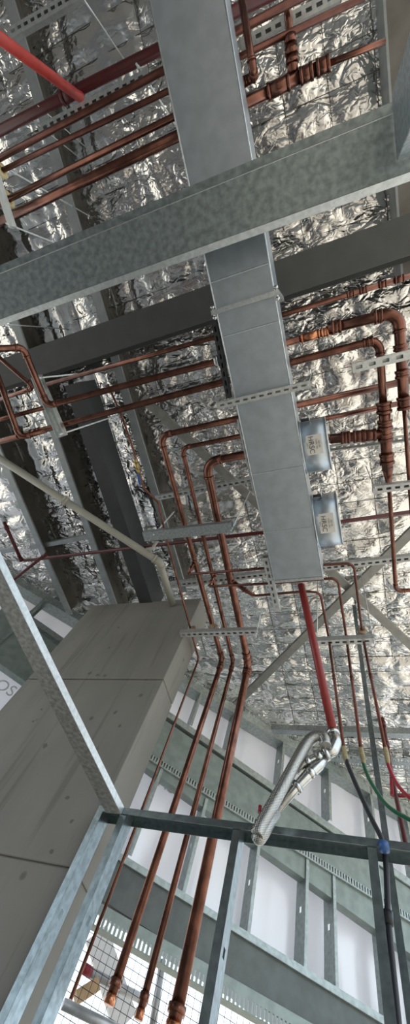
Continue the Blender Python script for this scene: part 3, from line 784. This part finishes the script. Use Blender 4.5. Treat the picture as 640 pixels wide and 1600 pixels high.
# plastic waste pipe
pipe('plastic_pipe', 'cream plastic drain pipe slanting from the left edge to the concrete panel top', 'pipe', [W(-60, 678, 3.0), W(249, 878, 3.06), WY(269, 944, YC - .015)], .034, 'pvc', R=.06, rings=[(0, .52, .03)])
pipe('plastic_pipe', 'small white plastic pipe stub beside the charcoal beam behind the strut', 'pipe', [W(228, 858, 2.98), W(238, 857, 3.0), W(245, 846, 3.05)], .014, 'pvc', R=.02)

# ------------------------------------------------------------------ strut channels and hanger rods
strut('slotted strut at the top left corner above the red dropper', W(12, 53, 3.0), W(125, -12, 3.0), .05)
strut('slotted strut under the copper pipes beside the red sprinkler main', W(60, 204, 2.76), W(232, 115, 2.76), .05)
strut('slotted strut between copper pipes right of the duct at the top', W(376, 70, 2.76), W(530, -10, 2.76), .05)
strut('slotted strut peeking out below the galvanised beam at the left', W(-30, 505, 2.6), W(155, 434, 2.6), .04, slots=(.04, .02, .3, .7), up_open=True)
strut('slotted strut below the fat copper bend at the right edge', W(550, 576, 2.53), W(680, 544, 2.53), .048, m='galv_light', slots=(.07, .035, .3, .7))
strut('short slotted strut at the right edge below the copper manifold', W(582, 766, 2.53), W(690, 753, 2.53), .045)
strut('slotted strut high behind the three copper bends, left of the duct', W(243, 779, 3.02), W(395, 750, 3.02), .04)
strut('slotted strut behind the ribbed copper pipe right of the duct', W(512, 702, 3.02), W(700, 677, 3.02), .04, up_open=True)
strut('long slotted strut crossing behind the copper branches at the duct end', W(266, 915, 2.87), W(690, 867, 2.87), .045)
strut('slotted strut end hanging left of the duct end', W(414, 872, 2.33), W(433, 956, 2.33), .038)
strut('slotted strut beside the duct edge above the three copper bends', W(373, 655, 2.33), W(400, 775, 2.33), .026)
strut('dark strut with pipe clamp along the left duct side below the flange', W(334, 503, 2.45), W(357, 622, 2.45), .03, m='black_beam')
strut('flat slotted strut carrying the duct from below', W(338, 635, 2.24), W(484, 600, 2.24), .035, h=.03, slots=(.045, .025, .35, .65))
strut('broad double strut under the three copper pipes', W(224, 839, 2.56), W(362, 824, 2.56), .075, m='galv', slots=None)
strut('slotted strut carrying the copper pipes just above the risers', W(281, 992, 2.575), W(401, 988, 2.575), .045)
strut('slotted strut carrying the three thin copper branches by the red drop', W(494, 1005, 2.455), W(584, 1001, 2.455), .045)
strut('open strut channel at the left under the stepped copper bends', W(54, 588, 2.57), W(95, 683, 2.57), .072, up_open=False, m='galv_light', slots=None)
strut('pale strut end with cream pipe clamps at the far left edge', W(-22, 232, 2.58), W(16, 354, 2.58), .03, m='rod_white', slots=None)

RZ = 3.7
rod('white hanger rod above the duct at the top left', W(218, 108, 2.76), 3.735, .006, 'rod_white')
rod('hanger rod at the left end of the strut under the sprinkler main', W(66, 200, 2.78), 3.3, .003)
rod('upper white hanger rod beside the cream clamps at the left edge', W(-16, 248, 2.58), 3.735, .005, 'rod_white')
rod('lower white hanger rod at the end of the pale strut at the left edge', W(17, 352, 2.6), 3.735, .005, 'rod_white')
rod('white hanger rod at the upper end of the open strut at the left', W(66, 590, 2.58), 3.735, .006, 'rod_white')
rod('white hanger rod at the lower end of the open strut at the left', W(99, 677, 2.58), 3.735, .006, 'rod_white')
rod('hanger rod at the left end of the broad double strut', W(243, 832, 2.6), 3.03, .006, 'rod_white')
rod('hanger rod at the right end of the broad double strut', W(362, 826, 2.58), 3.4, .005)
rod('hanger rod at the right end of the strut above the risers', W(401, 986, 2.6), 3.4, .004)
rod('hanger rod at the right end of the strut under the thin branches', W(583, 1000, 2.47), 3.4, .004)
rod('hanger rod at the left end of the strut under the thin branches', W(495, 1003, 2.47), 3.4, .004)
rod('hanger rod of the short strut at the right edge', W(584, 760, 2.55), 3.03, .004)
rod('hanger rod at the right end of the duct strut', W(481, 601, 2.26), 3.735, .004)

rod('thin hanger rod of the dark red sprinkler main at the top left', W(66, 171, 2.955), 3.735, .003)
rod('hanger rod of the top left slotted strut', W(124, -11, 3.0), 3.735)
rod('hanger rod at the left end of the slotted strut below the galvanised beam', W(-28, 504, 2.62), 3.735)
rod('hanger rod of the slotted strut below the fat copper bend', W(676, 545, 2.55), 3.735)
rod('hanger rod of the slotted strut behind the ribbed copper pipe', W(696, 678, 3.03), 3.735)
# clamps: pipe rings standing on the struts
def clamp(label, p, d, r, m, w=.03, th=.012, name='pipe_clamp'):
    b = MB(); d = d.normalized(); n = 24
    ref = Vector((0, 0, 1)); u = (ref - d * ref.dot(d)).normalized() if abs(d.z) < .9 else Vector((1, 0, 0)); v = d.cross(u)
    vs = []
    for t, rr_ in ((-w / 2, r + th), (w / 2, r + th), (w / 2, r + .0005), (-w / 2, r + .0005)):
        vs += [p + d * t + u * (math.cos(2 * math.pi * k / n) * rr_) + v * (math.sin(2 * math.pi * k / n) * rr_) for k in range(n)]
    b.add(vs, [(j * n + k, j * n + (k + 1) % n, (j + 1) % 4 * n + (k + 1) % n, (j + 1) % 4 * n + k) for j in range(4) for k in range(n)], True)
    o = b.build(name, m); tag(o, label, 'pipe clamp')
    e = MB(); q = p - v * (r + th); e.tube([q - u * .014, q + u * .014], .004, 6); e.build('clamp_screw', 'chrome', o)
    return o
M['cork'] = mat('tan_insulation_block', (.36, .27, .18), .8, 0, 60, .3)
dY = (W(333, 985, zp) - W(290, 830, zp))
clamp('tan clamp block around the thinnest copper pipe beside the concrete panel', W(301, 983, zp), dY, .009, 'cork', .03, .02)
clamp('tan clamp block around the left riser pipe on the slotted strut', W(333, 981, zp), dY, .0215, 'cork', .03, .018)
clamp('tan clamp block around the right thin branch on its strut', W(565, 986, zt), W(566, 992, zt) - W(552, 880, zt), .0095, 'cork', .025, .02)
dX = W(350, 562, zp) - W(74, 634, 2.54)
clamp('black and silver clamp around the second row copper pipe at the duct side', W(344, 563, zp), dX, .0215, 'black', .035, .014)
clamp('silver band of the clamp around the copper pipe beside the duct', W(338, 565, zp), dX, .0225, 'chrome', .022, .016)
dp = W(265, 183, zp) - W(20, 308, zp)
clamp('cream pipe clamp at the far left holding the third copper pipe', W(11, 312, zp - .003), dp, .0185, 'yellow', .026, .034)
clamp('cream pipe clamp at the far left edge holding the thinnest upper pipe', W(2, 267, zp), dp, .0145, 'yellow', .026, .03)

# ------------------------------------------------------------------ stud partition in front
def partition():
    P0 = WY(161, 1263, Y_STUD); P1 = WY(720, 1319, Y_STUD)
    zt_ = (P0.z + WY(640, 1311, Y_STUD).z) / 2
    root = empty('stud_partition', Vector(((P0.x + P1.x) / 2, Y_STUD + .04, 0)))
    tag(root, 'bare galvanised steel stud partition frame in front of the copper risers', 'stud frame')
    y0, y1, h = Y_STUD, Y_STUD + .092, .030
    x0, x1 = P0.x, P1.x
    def U(name, a, c, wid, up=Vector((0, 0, 1))):
        b = MB(); b.channel(a, c, [(-wid / 2, -h), (-wid / 2, 0), (wid / 2, 0), (wid / 2, -h)], .002, up=up); return b.build(name, 'stud', root)
    U('top_track', Vector((x0, (y0 + y1) / 2, zt_)), Vector((x1, (y0 + y1) / 2, zt_)), y1 - y0)
    zb = zt_ - CAM_Z - .034
    pa, pc = W(98, 1113, zb), W(13.5, 944, zb); dv = (pc - pa) / (pc.y - pa.y)
    sx = 1 if (-dv).cross(Vector((0, 0, 1))).x < 0 else -1
    RP = [(sx * .046, .034), (sx * .046, 0), (-sx * .046, 0), (-sx * .046, .034)]
    b = MB(); b.channel(pa + dv * (y0 - .003 - pa.y), pa + dv * (-.4 - pa.y), RP[:3], .002, {1: (.55, .012, .45, .58)}); sr = b.build('side_rail', 'stud_dusty', root)
    b = MB(); b.channel(pa + dv * (y0 - .003 - pa.y), pa + dv * (-.4 - pa.y), RP[2:], .002); b.build('rail_flange', 'galv_light', sr)  # same rail, brighter zinc here paints in the light on this flange
    b = MB(); b.channel(Vector((x0, (y0 + y1) / 2, .002)), Vector((x1, (y0 + y1) / 2, .002)), [(-.0425, .03), (-.0425, 0), (.0425, 0), (.0425, .03)], .002); b.build('bottom_track', 'stud', root)
    def st(px_top, px_bot, web_right=True, flip=False):
        a = WY(*px_top, y0 + .003); c = WY(*px_bot, y0 + .003)
        x = a.x; d = c - a
        lean = d / abs(d.z)
        top = Vector((x, (y0 + y1) / 2, zt_ - .002)); bot = Vector((x + lean.x * 0 , (y0 + y1) / 2, .004))
        b = MB(); s_ = 1 if not flip else -1
        # web lies in the plane across the wall, flanges point along X
        b.channel(bot, top, [(.0415, s_ * -.034), (.0415, 0), (-.0415, 0), (-.0415, s_ * -.034)], .002, {1: (.6, .03, .35, .65)}, up=Vector((1, 0, 0)))
        return b.build('stud', 'stud', root)
    st((373, 1308), (340, 1600))
    st((587, 1325), (617, 1600))
    st((193, 1283), (66, 1600))
    st((152, 1285), (41, 1596))
    return root
partition()
# a separate stud further back at the right
b = MB(); a = WY(601, 1195, 2.35); c = WY(640, 1530, 2.35)
b.channel(Vector(((a.x + c.x) / 2 - .02, 2.35, 0.0)), Vector(((a.x + c.x) / 2 - .02 - .0, 2.35, CAM_Z + 3.4)), [(.03, -.03), (.03, 0), (-.03, 0), (-.03, -.03)], .002, up=Vector((1, 0, 0)))
tag(b.build('steel_stud', 'stud'), 'single thin steel stud standing behind the partition at the right edge', 'stud')

# ------------------------------------------------------------------ outside, seen through the low opening
def netting():
    b = MB(); off = .45
    base = Vector((A.x, A.y, 0)) + WN * off
    s0, s1 = -1.0, (B - A).length + 1; z0, z1 = .3, WW(280, 1480).z
    r = .0021; st = .055
    n = int((s1 - s0) / st)
    for i in range(n):
        p = base + WD * (s0 + i * st)
        b.tube([Vector((p.x, p.y, z0)), Vector((p.x, p.y, z1))], r, 4)
    for j in range(int((z1 - z0) / st)):
        z = z0 + j * st
        b.tube([base + WD * s0 + Vector((0, 0, z)), base + WD * s1 + Vector((0, 0, z))], r, 4)
    tag(b.build('safety_netting', 'netting'), 'black square safety netting outside the low opening', 'netting')
netting()
def OW(px, py, off): return WW(px, py, off)
def bar(name, label, cat, pa, pb, off, r, m):
    b = MB(); b.tube([OW(*pa, off), OW(*pb, off)], r, 14); o = b.build(name, m); tag(o, label, cat); return o
o = bar('scaffold_tube', 'horizontal scaffold tube with red end cap beyond the netting', 'scaffold', (138, 1518), (230, 1565), .8, .032, 'scaffold')
e = MB(); p, q = OW(128, 1511, .8), OW(142, 1520, .8); e.tube([p, q], .036, 14); e.build('end_cap', 'redhose', o)
b = MB(); a, c = OW(150, 1458, 1.0), OW(196, 1600, 1.0)
b.prism(a, c, [(-.1, -.02), (.1, -.02), (.1, .02), (-.1, .02)], up=-WN); tag(b.build('white_board', 'white'), 'white upright board outside beyond the netting', 'board')
b = MB(); a, c = OW(118, 1560, .7), OW(152, 1538, .7)
b.prism(a, c, [(-.05, -.04), (.05, -.04), (.05, .04), (-.05, .04)]); tag(b.build('timber_beam', 'timber', bevel=.003), 'pale timber beam end outside at the lower left', 'timber')
bar('scaffold_tube', 'grey scaffold tube at the bottom edge below the timber', 'scaffold', (98, 1568), (215, 1625), .25, .03, 'scaffold')
bar('scaffold_tube', 'thin scaffold tube upright beside the white board', 'scaffold', (168, 1462), (176, 1530), 1.1, .018, 'scaffold')
bar('scaffold_tube', 'grey scaffold upright between the capped copper ends', 'scaffold', (254, 1500), (236, 1620), .6, .03, 'scaffold')

# ------------------------------------------------------------------ rest of the shell, behind and left of the viewer
M['blockwork'] = mat('dark_blockwork', (.16, .16, .16), .85, 0, 3, .3)
b = MB(); b.box((-5.6, -4.8, 0), (3.2, -4.6, 5.35)); tag(b.build('wall_front', 'blockwork'), kind='structure')

# ------------------------------------------------------------------ light: overcast sky and a high sun through the open side
w = bpy.data.worlds.new('overcast_sky'); scene.world = w; w.use_nodes = True
bg = w.node_tree.nodes['Background']
bg.inputs['Color'].default_value = (.80, .91, 1.0, 1); bg.inputs['Strength'].default_value = 1.0
sd = bpy.data.lights.new('sun', 'SUN'); sd.energy = 4.0; sd.angle = .01; sd.color = (1, .9, .74)
so = bpy.data.objects.new('sun', sd); COL.objects.link(so); so.location = (8, 3, 12)
so.rotation_euler = Vector((-.42, -.10, -1)).to_track_quat('-Z', 'Y').to_euler()

scene.view_settings.view_transform = 'Standard'
scene.view_settings.look = 'None'
scene.view_settings.gamma = 1
scene.view_settings.use_curve_mapping = False
scene.view_settings.exposure = 1.05
